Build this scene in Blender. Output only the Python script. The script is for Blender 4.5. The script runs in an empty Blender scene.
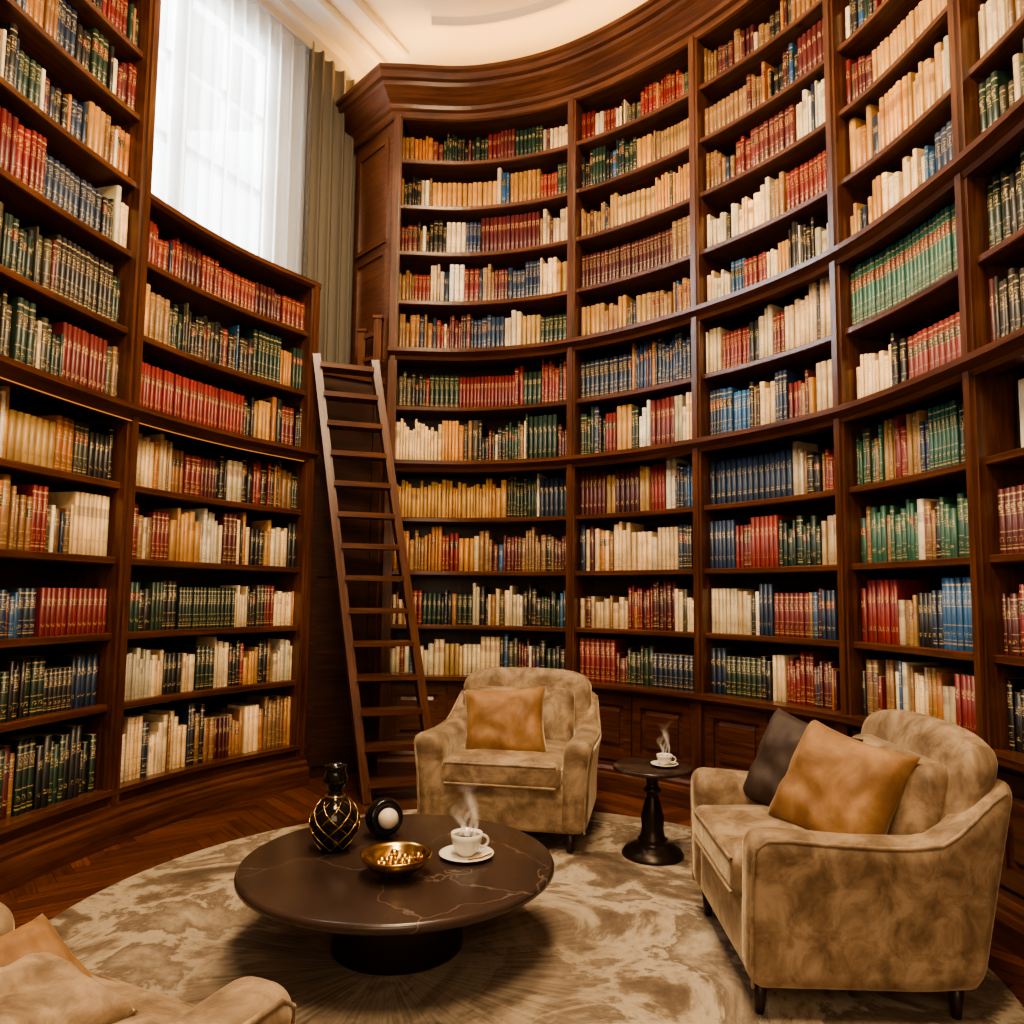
import bpy, math, random
from mathutils import Vector, Matrix, noise
rng = random.Random(7)
D = bpy.data
scene = bpy.context.scene
COL = scene.collection

# ------------------------------------------------------------------ materials
def newmat(name):
    m = D.materials.new(name); m.use_nodes = True
    nt = m.node_tree; b = nt.nodes.get("Principled BSDF")
    return m, nt, b
def N(nt, t, **kw):
    n = nt.nodes.new(t)
    for k, v in kw.items():
        if k in n.inputs: n.inputs[k].default_value = v
        else: setattr(n, k, v)
    return n
def ramp(nt, fac, stops):
    r = nt.nodes.new("ShaderNodeValToRGB")
    els = r.color_ramp.elements
    while len(els) < len(stops): els.new(0.5)
    for e, (p, c) in zip(els, stops):
        e.position = p; e.color = (*c, 1)
    nt.links.new(fac, r.inputs[0]); return r
def mixc(nt, fac, a, b, mode='MIX'):
    m = nt.nodes.new("ShaderNodeMix"); m.data_type = 'RGBA'; m.blend_type = mode
    for sock, v in ((m.inputs[0], fac), (m.inputs[6], a), (m.inputs[7], b)):
        if isinstance(v, bpy.types.NodeSocket): nt.links.new(v, sock)
        elif isinstance(v, (int, float)): sock.default_value = v
        else: sock.default_value = (*v, 1)
    return m.outputs[2]
def math_(nt, op, a, b=None, c=None):
    m = nt.nodes.new("ShaderNodeMath"); m.operation = op
    for i, v in enumerate((a, b, c)):
        if v is None: continue
        if isinstance(v, bpy.types.NodeSocket): nt.links.new(v, m.inputs[i])
        else: m.inputs[i].default_value = v
    return m.outputs[0]
def simple(name, col, rough=.5, metal=0., **kw):
    m, nt, b = newmat(name)
    b.inputs["Base Color"].default_value = (*col, 1)
    b.inputs["Roughness"].default_value = rough
    b.inputs["Metallic"].default_value = metal
    for k, v in kw.items():
        b.inputs[k.replace('_', ' ')].default_value = v
    return m
def wood(name, dark, mid, light, rough=.38, coat=.25):
    m, nt, b = newmat(name)
    uv = N(nt, "ShaderNodeTexCoord")
    mp = N(nt, "ShaderNodeMapping"); mp.inputs["Scale"].default_value = (1.3, 26, 1)
    nt.links.new(uv.outputs["UV"], mp.inputs[0])
    n1 = N(nt, "ShaderNodeTexNoise", Scale=1.6, Detail=7., Roughness=.62, Distortion=.6)
    nt.links.new(mp.outputs[0], n1.inputs["Vector"])
    n2 = N(nt, "ShaderNodeTexNoise", Scale=2.2, Detail=3.)
    nt.links.new(uv.outputs["Object"], n2.inputs["Vector"])
    f = math_(nt, 'ADD', math_(nt, 'MULTIPLY', n1.outputs[0], .75), math_(nt, 'MULTIPLY', n2.outputs[0], .25))
    r = ramp(nt, f, [(.33, dark), (.5, mid), (.68, light)])
    nt.links.new(r.outputs[0], b.inputs["Base Color"])
    b.inputs["Roughness"].default_value = rough
    b.inputs["Coat Weight"].default_value = coat
    b.inputs["Coat Roughness"].default_value = .2
    bp = N(nt, "ShaderNodeBump", Strength=.12, Distance=.004)
    nt.links.new(n1.outputs[0], bp.inputs["Height"]); nt.links.new(bp.outputs[0], b.inputs["Normal"])
    return m
M_WOOD = wood("walnut", (.036, .0108, .0045), (.088, .029, .0112), (.165, .059, .023), .30, .2)
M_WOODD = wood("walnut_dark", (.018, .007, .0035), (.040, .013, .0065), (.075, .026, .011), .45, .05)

def m_books():
    m, nt, b = newmat("book_cloth")
    col = N(nt, "ShaderNodeAttribute", attribute_name="Col")
    dec = N(nt, "ShaderNodeAttribute", attribute_name="Deco")
    sep = N(nt, "ShaderNodeSeparateColor"); nt.links.new(dec.outputs["Color"], sep.inputs[0])
    R_, G_, B_ = sep.outputs
    uv = N(nt, "ShaderNodeTexCoord"); sx = N(nt, "ShaderNodeSeparateXYZ")
    nt.links.new(uv.outputs["UV"], sx.inputs[0]); u, v = sx.outputs[0], sx.outputs[1]
    def band(c, w):
        return math_(nt, 'LESS_THAN', math_(nt, 'ABSOLUTE', math_(nt, 'SUBTRACT', v, c)), w)
    bands = None
    for c, w in ((.08, .012), (.13, .005), (.34, .006), (.60, .006), (.80, .006), (.90, .012)):
        k = band(c, w); bands = k if bands is None else math_(nt, 'MAXIMUM', bands, k)
    bands = math_(nt, 'MULTIPLY', bands, math_(nt, 'GREATER_THAN', R_, .35))
    cen = math_(nt, 'LESS_THAN', math_(nt, 'ABSOLUTE', math_(nt, 'SUBTRACT', u, .5)), .28)
    reg = math_(nt, 'MULTIPLY', cen, band(.70, .07))
    mp = N(nt, "ShaderNodeMapping"); mp.inputs["Scale"].default_value = (5, 42, 1)
    cmb = N(nt, "ShaderNodeCombineXYZ"); nt.links.new(u, cmb.inputs[0]); nt.links.new(v, cmb.inputs[1]); nt.links.new(math_(nt, 'MULTIPLY', G_, 37.), cmb.inputs[2])
    nt.links.new(cmb.outputs[0], mp.inputs[0])
    nz = N(nt, "ShaderNodeTexNoise", Scale=1., Detail=1.); nt.links.new(mp.outputs[0], nz.inputs["Vector"])
    tool = math_(nt, 'MULTIPLY', math_(nt, 'GREATER_THAN', nz.outputs[0], .53), reg)
    reg2 = math_(nt, 'MULTIPLY', math_(nt, 'MULTIPLY', cen, band(.22, .035)), math_(nt, 'GREATER_THAN', nz.outputs[0], .55))
    gold = math_(nt, 'MAXIMUM', bands, math_(nt, 'MAXIMUM', tool, reg2))
    lum = N(nt, "ShaderNodeRGBToBW"); nt.links.new(col.outputs["Color"], lum.inputs[0])
    pale = math_(nt, 'GREATER_THAN', lum.outputs[0], .2)
    npale = math_(nt, 'SUBTRACT', 1., pale)
    lab = math_(nt, 'MULTIPLY', band(.70, .085), math_(nt, 'GREATER_THAN', G_, .80))
    lab = math_(nt, 'MULTIPLY', lab, math_(nt, 'ADD', math_(nt, 'MULTIPLY', npale, .6), .4))
    labc = mixc(nt, math_(nt, 'GREATER_THAN', G_, .91), (.12, .02, .015), (.03, .025, .02))
    n3 = N(nt, "ShaderNodeTexNoise", Scale=9., Detail=4.); nt.links.new(uv.outputs["Object"], n3.inputs["Vector"])
    r3 = ramp(nt, n3.outputs[0], [(.3, (.7, .68, .66)), (.7, (1.15, 1.12, 1.1))])
    base = mixc(nt, 1., col.outputs["Color"], r3.outputs[0], 'MULTIPLY')
    base = mixc(nt, math_(nt, 'MULTIPLY', lab, B_), base, labc)
    gc = mixc(nt, pale, (.46, .32, .14), (.22, .12, .055))
    gf = math_(nt, 'MULTIPLY', math_(nt, 'MULTIPLY', gold, B_), math_(nt, 'SUBTRACT', .8, math_(nt, 'MULTIPLY', pale, .35)))
    fin = mixc(nt, gf, base, gc)
    nt.links.new(fin, b.inputs["Base Color"])
    b.inputs["Roughness"].default_value = .42
    return m
M_BOOK = m_books()

def m_velvet(name, c1, c2, c3, scale=6., sheen=.35, dist=.5, bump=.3):
    m, nt, b = newmat(name)
    tc = N(nt, "ShaderNodeTexCoord")
    n1 = N(nt, "ShaderNodeTexNoise", Scale=scale, Detail=7., Roughness=.62, Distortion=dist)
    nt.links.new(tc.outputs["Object"], n1.inputs["Vector"])
    r = ramp(nt, n1.outputs[0], [(.38, c1), (.5, c2), (.62, c3)])
    nt.links.new(r.outputs[0], b.inputs["Base Color"])
    b.inputs["Roughness"].default_value = .68
    b.inputs["Sheen Weight"].default_value = sheen
    b.inputs["Sheen Roughness"].default_value = .3
    b.inputs["Sheen Tint"].default_value = (1, .82, .58, 1)
    n2 = N(nt, "ShaderNodeTexNoise", Scale=220., Detail=2.)
    nt.links.new(tc.outputs["Object"], n2.inputs["Vector"])
    ad = math_(nt, 'ADD', math_(nt, 'MULTIPLY', n2.outputs[0], .12), n1.outputs[0])
    bp = N(nt, "ShaderNodeBump", Strength=bump, Distance=.015)
    nt.links.new(ad, bp.inputs["Height"]); nt.links.new(bp.outputs[0], b.inputs["Normal"])
    return m
M_VEL = m_velvet("beige_velvet", (.155, .098, .055), (.26, .178, .106), (.38, .275, .178), 8.5, .8, .5, .45)
M_PGOLD = m_velvet("camel_velvet", (.19, .092, .034), (.27, .14, .056), (.35, .195, .088), 5., .6)
M_PDARK = m_velvet("dark_brown_velvet", (.034, .020, .014), (.048, .029, .021), (.066, .042, .031), 5., .05)
M_LEG = simple("dark_leg_wood", (.02, .01, .007), .35)
M_GOLD = simple("polished_brass", (.62, .41, .15), .2, 1.)
M_BLACK = simple("black_gloss", (.008, .007, .007), .08)
M_BRONZE = simple("dark_bronze", (.03, .018, .012), .32, .5)
M_PORC = simple("porcelain", (.80, .76, .68), .12)
M_COFFEE = simple("coffee", (.03, .012, .005), .1)
M_IVORY = simple("ivory", (.75, .66, .5), .25)
M_CEIL = simple("ceiling_plaster", (.46, .44, .40), .75)
M_WALL = simple("plaster_wall", (.45, .38, .29), .8)
M_WHITE = simple("white_paint", (.45, .45, .44), .4)

def m_marble():
    m, nt, b = newmat("brown_marble")
    tc = N(nt, "ShaderNodeTexCoord")
    n0 = N(nt, "ShaderNodeTexNoise", Scale=2.2, Detail=5.); nt.links.new(tc.outputs["Object"], n0.inputs["Vector"])
    mx = mixc(nt, .35, tc.outputs["Object"], n0.outputs["Color"])
    vo = N(nt, "ShaderNodeTexVoronoi", feature='DISTANCE_TO_EDGE', Scale=2.6); nt.links.new(mx, vo.inputs["Vector"])
    vein = ramp(nt, vo.outputs["Distance"], [(0., (1, 1, 1)), (.006, (0, 0, 0))])
    base = ramp(nt, n0.outputs[0], [(.3, (.026, .015, .012)), (.7, (.062, .038, .030))])
    bw = N(nt, "ShaderNodeRGBToBW"); nt.links.new(vein.outputs[0], bw.inputs[0])
    c = mixc(nt, math_(nt, 'MULTIPLY', math_(nt, 'MULTIPLY', bw.outputs[0], n0.outputs[0]), .7), base.outputs[0], (.28, .22, .18))
    nt.links.new(c, b.inputs["Base Color"]); b.inputs["Roughness"].default_value = .24
    return m
M_MARBLE = m_marble()

def m_rug():
    m, nt, b = newmat("rug_wool")
    tc = N(nt, "ShaderNodeTexCoord")
    sx = N(nt, "ShaderNodeSeparateXYZ"); nt.links.new(tc.outputs["Object"], sx.inputs[0])
    dx = math_(nt, 'ADD', sx.outputs[0], .39); dy = math_(nt, 'ADD', sx.outputs[1], .25)
    ang = math_(nt, 'ARCTAN2', dy, dx)
    rad = math_(nt, 'SQRT', math_(nt, 'ADD', math_(nt, 'MULTIPLY', dx, dx), math_(nt, 'MULTIPLY', dy, dy)))
    ncl = N(nt, "ShaderNodeTexNoise", Scale=1.9, Detail=12., Roughness=.66, Distortion=.55)
    nt.links.new(tc.outputs["Object"], ncl.inputs["Vector"])
    cb = N(nt, "ShaderNodeCombineXYZ")
    nt.links.new(math_(nt, 'MULTIPLY', ang, 26.), cb.inputs[0]); nt.links.new(math_(nt, 'MULTIPLY', rad, 3.), cb.inputs[1])
    nr = N(nt, "ShaderNodeTexNoise", Scale=1., Detail=4., Roughness=.6); nt.links.new(cb.outputs[0], nr.inputs["Vector"])
    c1 = ramp(nt, ncl.outputs[0], [(.36, (.085, .058, .038)), (.44, (.17, .122, .082)), (.48, (.38, .305, .22)), (.515, (.44, .365, .27)), (.55, (.15, .108, .074)), (.60, (.27, .21, .15)), (.68, (.44, .365, .27))])
    c2 = ramp(nt, nr.outputs[0], [(.35, (.10, .07, .048)), (.65, (.32, .25, .18))])
    msk = N(nt, "ShaderNodeMapRange"); msk.inputs[1].default_value = .95; msk.inputs[2].default_value = .55
    nt.links.new(rad, msk.inputs[0])
    msk.inputs[3].default_value = 0; msk.inputs[4].default_value = .65
    c = mixc(nt, msk.outputs[0], c1.outputs[0], c2.outputs[0])
    nt.links.new(c, b.inputs["Base Color"]); b.inputs["Roughness"].default_value = .95
    nb = N(nt, "ShaderNodeTexNoise", Scale=150., Detail=2.); nt.links.new(tc.outputs["Object"], nb.inputs["Vector"])
    bp = N(nt, "ShaderNodeBump", Strength=.4, Distance=.01)
    nt.links.new(math_(nt, 'ADD', math_(nt, 'MULTIPLY', nb.outputs[0], .4), ncl.outputs[0]), bp.inputs["Height"])
    nt.links.new(bp.outputs[0], b.inputs["Normal"])
    return m
M_RUG = m_rug()

def m_floor():
    m, nt, b = newmat("parquet")
    at = N(nt, "ShaderNodeAttribute", attribute_name="Col")
    uv = N(nt, "ShaderNodeTexCoord"); mp = N(nt, "ShaderNodeMapping"); mp.inputs["Scale"].default_value = (2, 30, 1)
    nt.links.new(uv.outputs["UV"], mp.inputs[0])
    n1 = N(nt, "ShaderNodeTexNoise", Scale=1.5, Detail=6., Distortion=.5); nt.links.new(mp.outputs[0], n1.inputs["Vector"])
    r = ramp(nt, n1.outputs[0], [(.3, (.55, .55, .55)), (.7, (1.3, 1.3, 1.3))])
    c = mixc(nt, 1., at.outputs["Color"], r.outputs[0], 'MULTIPLY')
    nt.links.new(c, b.inputs["Base Color"]); b.inputs["Roughness"].default_value = .22
    return m
M_FLOOR = m_floor()

def m_cloth(name, col, transp, transl):
    m, nt, b = newmat(name)
    out = nt.nodes["Material Output"]
    nt.nodes.remove(b)
    df = N(nt, "ShaderNodeBsdfDiffuse"); df.inputs[0].default_value = (*col, 1)
    tl = N(nt, "ShaderNodeBsdfTranslucent"); tl.inputs[0].default_value = (*col, 1)
    tp = N(nt, "ShaderNodeBsdfTransparent")
    m1 = N(nt, "ShaderNodeMixShader"); m1.inputs[0].default_value = transl
    nt.links.new(df.outputs[0], m1.inputs[1]); nt.links.new(tl.outputs[0], m1.inputs[2])
    m2 = N(nt, "ShaderNodeMixShader"); m2.inputs[0].default_value = transp
    nt.links.new(m1.outputs[0], m2.inputs[1]); nt.links.new(tp.outputs[0], m2.inputs[2])
    nt.links.new(m2.outputs[0], out.inputs[0])
    return m
M_SHEER = m_cloth("sheer_voile", (.85, .85, .83), .50, .55)
M_DRAPE = m_cloth("taupe_linen", (.165, .145, .118), 0., .05)
def m_emit(name, col, s):
    m, nt, b = newmat(name); nt.nodes.remove(b)
    e = N(nt, "ShaderNodeEmission", Strength=s); e.inputs[0].default_value = (*col, 1)
    nt.links.new(e.outputs[0], nt.nodes["Material Output"].inputs[0]); return m
M_LED = m_emit("led_warm", (1, .36, .09), .7)
M_LED2 = m_emit("led_cove", (1, .50, .13), 120.)
def m_steam():
    m, nt, b = newmat("steam_vapour"); nt.nodes.remove(b)
    tc = N(nt, "ShaderNodeTexCoord"); nz = N(nt, "ShaderNodeTexNoise", Scale=22., Detail=3.)
    nt.links.new(tc.outputs["Object"], nz.inputs["Vector"])
    sx = N(nt, "ShaderNodeSeparateXYZ"); nt.links.new(tc.outputs["UV"], sx.inputs[0])
    e = math_(nt, 'MULTIPLY', math_(nt, 'MULTIPLY', sx.outputs[0], math_(nt, 'SUBTRACT', 1., sx.outputs[0])), 4.)
    f = math_(nt, 'MULTIPLY', math_(nt, 'MULTIPLY', e, nz.outputs[0]), math_(nt, 'SUBTRACT', 1.05, sx.outputs[1]))
    f = math_(nt, 'MULTIPLY', f, .5)
    df = N(nt, "ShaderNodeBsdfTranslucent"); df.inputs[0].default_value = (1, 1, 1, 1)
    d2 = N(nt, "ShaderNodeBsdfDiffuse"); d2.inputs[0].default_value = (1, 1, 1, 1)
    ad = N(nt, "ShaderNodeAddShader"); nt.links.new(df.outputs[0], ad.inputs[0]); nt.links.new(d2.outputs[0], ad.inputs[1])
    tp = N(nt, "ShaderNodeBsdfTransparent"); mx = N(nt, "ShaderNodeMixShader")
    nt.links.new(f, mx.inputs[0]); nt.links.new(tp.outputs[0], mx.inputs[1]); nt.links.new(ad.outputs[0], mx.inputs[2])
    nt.links.new(mx.outputs[0], nt.nodes["Material Output"].inputs[0]); return m
M_STEAM = m_steam()

# ------------------------------------------------------------------ mesh builder
class MB:
    def __init__(s): s.v = []; s.f = []; s.uv = []; s.mi = []; s.sm = []
    def face(s, idx, uvs, mi=0, smooth=False):
        s.f.append(idx); s.uv.append(uvs); s.mi.append(mi); s.sm.append(smooth)
    def quad3(s, pts, uvs, mi=0):
        b = len(s.v); s.v += [tuple(p) for p in pts]; s.face(list(range(b, b + len(pts))), uvs, mi)
    def obox(s, c, ax, ay, az, hx, hy, hz, mi=0):
        c = Vector(c); A = [Vector(ax), Vector(ay), Vector(az)]; H = [hx, hy, hz]
        L = max(range(3), key=lambda i: H[i]); off = rng.random() * 20; off2 = rng.random() * 7
        for i in range(3):
            for sg in (-1, 1):
                j, k = (i + 1) % 3, (i + 2) % 3
                if k == L: j, k = k, j
                pts = []; uvs = []
                for a, b_ in ((-1, -1), (1, -1), (1, 1), (-1, 1)):
                    pts.append(c + A[i] * H[i] * sg + A[j] * H[j] * a + A[k] * H[k] * b_)
                    uvs.append((H[j] * a + off, H[k] * b_ + off2 + i * .37))
                nrm = (pts[1] - pts[0]).cross(pts[2] - pts[1])
                if nrm.dot(A[i] * sg) < 0: pts.reverse(); uvs.reverse()
                s.quad3(pts, uvs, mi)
    def box(s, x0, x1, y0, y1, z0, z1, mi=0):
        s.obox(((x0 + x1) / 2, (y0 + y1) / 2, (z0 + z1) / 2), (1, 0, 0), (0, 1, 0), (0, 0, 1), abs(x1 - x0) / 2, abs(y1 - y0) / 2, abs(z1 - z0) / 2, mi)
    def beam(s, p0, p1, side, w, h, mi=0):
        p0 = Vector(p0); p1 = Vector(p1); z = (p1 - p0).normalized(); x = Vector(side)
        x = (x - z * x.dot(z)).normalized(); y = z.cross(x)
        s.obox((p0 + p1) / 2, x, y, z, w / 2, h / 2, (p1 - p0).length / 2, mi)
    def sweep(s, pts, prof, mi=0, smooth=False):
        n = len(pts); P = [Vector(p) for p in pts]; off = rng.random() * 20
        rings = []; U = 0.; Us = []
        for i in range(n):
            t0 = (P[i] - P[i - 1]).normalized() if i > 0 else None
            t1 = (P[i + 1] - P[i]).normalized() if i < n - 1 else None
            if t0 is None: t0 = t1
            if t1 is None: t1 = t0
            t = (t0 + t1).normalized(); nn = Vector((-t.y, t.x)); k = 1 / max(.3, t.dot(t0))
            if i > 0: U += (P[i] - P[i - 1]).length
            Us.append(U + off)
            base = len(s.v)
            for d, z in prof:
                q = P[i] + nn * d * k; s.v.append((q.x, q.y, z))
            rings.append(base)
        m = len(prof); V = [0.]
        for j in range(m):
            a, b_ = prof[j], prof[(j + 1) % m]; V.append(V[-1] + math.hypot(a[0] - b_[0], a[1] - b_[1]))
        area = sum(prof[j][0] * prof[(j + 1) % m][1] - prof[(j + 1) % m][0] * prof[j][1] for j in range(m))
        for i in range(n - 1):
            for j in range(m):
                k = (j + 1) % m
                q = [rings[i] + j, rings[i + 1] + j, rings[i + 1] + k, rings[i] + k]
                uv = [(Us[i], V[j]), (Us[i + 1], V[j]), (Us[i + 1], V[j + 1]), (Us[i], V[j + 1])]
                if area < 0: q.reverse(); uv.reverse()
                s.face(q, uv, mi, smooth)
        for e, r in ((0, rings[0]), (1, rings[-1])):
            q = [r + j for j in range(m)]; uv = [(prof[j][1], prof[j][0]) for j in range(m)]
            if (e == 0) == (area < 0): q.reverse(); uv.reverse()
            s.face(q, uv, mi)
    def make(s, name, mats, parent=None, smooth=None):
        me = D.meshes.new(name); me.from_pydata(s.v, [], s.f)
        uvl = me.uv_layers.new(name="UVMap"); flat = []
        for u in s.uv:
            for a in u: flat += [a[0], a[1]]
        uvl.data.foreach_set("uv", flat)
        me.polygons.foreach_set("material_index", s.mi)
        me.polygons.foreach_set("use_smooth", [(smooth if smooth is not None else x) for x in s.sm])
        for m in mats: me.materials.append(m)
        o = D.objects.new(name, me); COL.objects.link(o)
        if parent: o.parent = parent
        me.update(); return o
def rect(d0, d1, z0, z1): return [(d0, z0), (d0, z1), (d1, z1), (d1, z0)]
def empty(name, loc=(0, 0, 0), rz=0.):
    e = D.objects.new(name, None); COL.objects.link(e); e.location = loc; e.rotation_euler = (0, 0, rz)
    e.empty_display_size = .1; return e

def catmull(ctrl, per=24):
    P = [Vector(p) for p in ctrl]
    P = [P[0] * 2 - P[1]] + P + [P[-1] * 2 - P[-2]]
    out = []; marks = []
    for i in range(1, len(P) - 2):
        p0, p1, p2, p3 = P[i - 1:i + 3]
        t0 = 0; t1 = t0 + (p1 - p0).length ** .5; t2 = t1 + (p2 - p1).length ** .5; t3 = t2 + (p3 - p2).length ** .5
        marks.append(len(out))
        for k in range(per):
            t = t1 + (t2 - t1) * k / per
            A1 = p0 * (t1 - t) / (t1 - t0) + p1 * (t - t0) / (t1 - t0)
            A2 = p1 * (t2 - t) / (t2 - t1) + p2 * (t - t1) / (t2 - t1)
            A3 = p2 * (t3 - t) / (t3 - t2) + p3 * (t - t2) / (t3 - t2)
            B1 = A1 * (t2 - t) / (t2 - t0) + A2 * (t - t0) / (t2 - t0)
            B2 = A2 * (t3 - t) / (t3 - t1) + A3 * (t - t1) / (t3 - t1)
            out.append(B1 * (t2 - t) / (t2 - t1) + B2 * (t - t1) / (t2 - t1))
    marks.append(len(out)); out.append(P[-2]); return out, marks
class Path:
    def __init__(s, ctrl):
        s.p, mk = catmull(ctrl); s.c = [0.]
        for a, b_ in zip(s.p, s.p[1:]): s.c.append(s.c[-1] + (b_ - a).length)
        s.marks = [s.c[m] for m in mk]; s.L = s.c[-1]
    def at(s, u):
        u = min(max(u, 0), s.L - 1e-6); import bisect
        i = min(bisect.bisect_right(s.c, u) - 1, len(s.p) - 2)
        f = (u - s.c[i]) / (s.c[i + 1] - s.c[i]); p = s.p[i].lerp(s.p[i + 1], f)
        i0 = max(i - 2, 0); i1 = min(i + 3, len(s.p) - 1)
        t = (s.p[i1] - s.p[i0]).normalized(); return p, t, Vector((-t.y, t.x))
    def sub(s, a, b_, step=.07):
        n = max(2, int((b_ - a) / step) + 1)
        return [s.at(a + (b_ - a) * k / (n - 1))[0] for k in range(n)]

R = Path([(-1.0, 5.86), (-.3, 5.87), (.45, 5.62), (1.25, 4.97), (1.83, 4.10), (2.02, 3.21), (2.05, 2.3), (2.05, 1.3), (2.05, .3)])
Lp = Path([(-2.43, .3), (-2.43, 1.3), (-2.43, 2.2), (-2.40, 3.15), (-2.19, 4.21), (-1.91, 4.90), (-1.50, 5.52)])
LV = [.28, .74, 1.13, 1.55, 1.97, 2.41, 2.86, 3.31, 3.73, 4.14, 4.53, 4.92]
rp = [R.marks[i] for i in (0, 2, 3, 4, 5, 6, 7, 8)]
lp = [Lp.marks[i] for i in (0, 1, 2, 3, 4, 6)]
DEP = .34

def post(mb, path, s, z0, z1, w=.07, d0=-.03, d1=DEP):
    p, t, n = path.at(s); t3 = Vector((t.x, t.y, 0)); n3 = Vector((n.x, n.y, 0)); c = p + n * (d0 + d1) / 2
    mb.obox((c.x, c.y, (z0 + z1) / 2), t3, n3, (0, 0, 1), w / 2, (d1 - d0) / 2, (z1 - z0) / 2, 0)
    c = p + n * (d0 - .008)
    mb.obox((c.x, c.y, (z0 + z1) / 2), t3, n3, (0, 0, 1), w * .27, .010, (z1 - z0) / 2, 0)
def shelf_prof(z, th=.038, d0=0., d1=DEP):
    return [(d0 + .006, z - th), (d0, z - th + .006), (d0, z - .006), (d0 + .006, z), (d1, z), (d1, z - th)]
def ledge_prof(z):
    return [(-.035, z - .085), (-.045, z - .06), (-.065, z - .045), (-.085, z - .03), (-.085, z), (-.02, z + .012), (.03, z + .0), (.05, z - .085)]
CORN = [(-.02, 5.24), (-.035, 5.25), (-.035, 5.30), (-.06, 5.315), (-.065, 5.345), (-.09, 5.37), (-.13, 5.41), (-.165, 5.44), (-.17, 5.47), (-.20, 5.48), (-.205, 5.53), (-.225, 5.545), (-.225, 5.575), (-.06, 5.575), (-.05, 5.50), (.3, 5.50), (.3, 5.24)]
BASEP = [(-.09, 0), (-.09, .10), (-.08, .125), (-.065, .135), (-.065, .155), (-.045, .175), (-.045, .20), (.05, .20), (.05, 0)]

# right / back bookcase ------------------------------------------------------
mb = MB()
a, b_ = rp[0], rp[-1]
line = R.sub(a, b_)
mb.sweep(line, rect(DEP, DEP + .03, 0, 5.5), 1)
for i, s in enumerate(rp): post(mb, R, min(max(s, .035), R.L - .035), .2, 5.27)
for i, z in enumerate(LV[1:]):
    if abs(z - 2.41) < .01 or abs(z - 3.31) < .01:
        mb.sweep(line, shelf_prof(z, .04), 0); mb.sweep(line, ledge_prof(z), 0)
    elif z == .74:
        mb.sweep(line, shelf_prof(z, .04), 0)
        mb.sweep(line, [(-.07, z - .05), (-.10, z - .03), (-.10, z), (.02, z + .001), (.02, z - .05)], 0)
    else: mb.sweep(line, shelf_prof(z), 0)
ret = [Vector((-1.42, 6.30))] + line
mb.sweep(ret, CORN, 0)
mb.sweep(ret, rect(.0, .06, 5.49, 5.66), 0)
pa, pb = Vector((-1.40, 6.28)), Vector((-1.0, 5.86))
mb.sweep([pa, pb], rect(0, .03, 0, 5.4), 0)
for z0, z1 in ((.3, 2.9), (3.25, 4.15), (4.25, 5.10)):
    q0, q1 = pa.lerp(pb, .12), pa.lerp(pb, .88)
    for zz in (z0, z1): mb.sweep([q0, q1], rect(-.018, 0, zz - .02, zz + .02), 0)
    for e in (.14, .86):
        q = pa.lerp(pb, e); tt = (pb - pa).normalized()
        mb.sweep([q - tt * .02, q + tt * .02], rect(-.018, 0, z0, z1), 0)
mb.sweep(line, rect(-.03, .0, .05, .72), 0)
mb.sweep(line, BASEP, 0)
for i in range(len(rp) - 1):
    s0, s1 = rp[i], rp[i + 1]; nd = 2 if s1 - s0 < 1.2 else 3
    p, t, n = R.at(min(max(s0, .05), R.L - .05)); c = p + n * -.05
    mb.obox((c.x, c.y, .44), (t.x, t.y, 0), (n.x, n.y, 0), (0, 0, 1), .04, .02, .26)
    for k in range(nd):
        e0 = s0 + .05 + (s1 - s0 - .1) * k / nd + .008; e1 = s0 + .05 + (s1 - s0 - .1) * (k + 1) / nd - .008
        mb.sweep(R.sub(e0, e1), rect(-.048, -.02, .60, .67), 0)
        mb.sweep(R.sub(e0, e1), rect(-.048, -.02, .22, .29), 0)
        mb.sweep(R.sub(e0, e0 + .06), rect(-.048, -.02, .22, .67), 0)
        mb.sweep(R.sub(e1 - .06, e1), rect(-.048, -.02, .22, .67), 0)
        mb.sweep(R.sub(e0 + .10, e1 - .10), [(-.03, .31), (-.042, .335), (-.042, .555), (-.03, .58)], 0)
mb.make("built_in_bookcase", [M_WOOD, M_WOODD])

# left bookcase --------------------------------------------------------------
mb = MB(); a, m4, b_ = lp[0], lp[4], lp[5]
line = Lp.sub(a, b_); tall = Lp.sub(a, m4); low = Lp.sub(m4, b_)
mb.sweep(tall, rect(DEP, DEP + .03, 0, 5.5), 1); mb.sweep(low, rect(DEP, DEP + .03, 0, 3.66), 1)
for i, s in enumerate(lp):
    post(mb, Lp, min(max(s, .035), Lp.L - .035), .2, 5.27 if i < 5 else 3.67, w=.085 if i >= 4 else .07)
for z in LV:
    ln = line if z < 3.5 else tall
    mb.sweep(ln, shelf_prof(z, .042), 0)
    if abs(z - 2.41) < .01: mb.sweep(ln, ledge_prof(z), 0)
mb.sweep(low, [(-.03, 3.64), (-.05, 3.66), (-.05, 3.69), (DEP + .03, 3.69), (DEP + .03, 3.64)], 0)
mb.sweep(tall, CORN, 0)
mb.sweep(line, rect(-.02, .0, .1, .27), 0)
mb.sweep(line, [(-.02, .245), (-.05, .255), (-.05, .283), (.02, .283), (.02, .245)], 0)
mb.sweep(line, BASEP, 0)
mb.make("built_in_bookcase.001", [M_WOOD, M_WOODD])

W0 = Vector((-1.9, 5.79)); WT = Vector((.478, .878)); WN = Vector((-.878, .478))
def Wp(s, d=0.): return W0 + WT * s + WN * d
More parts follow.
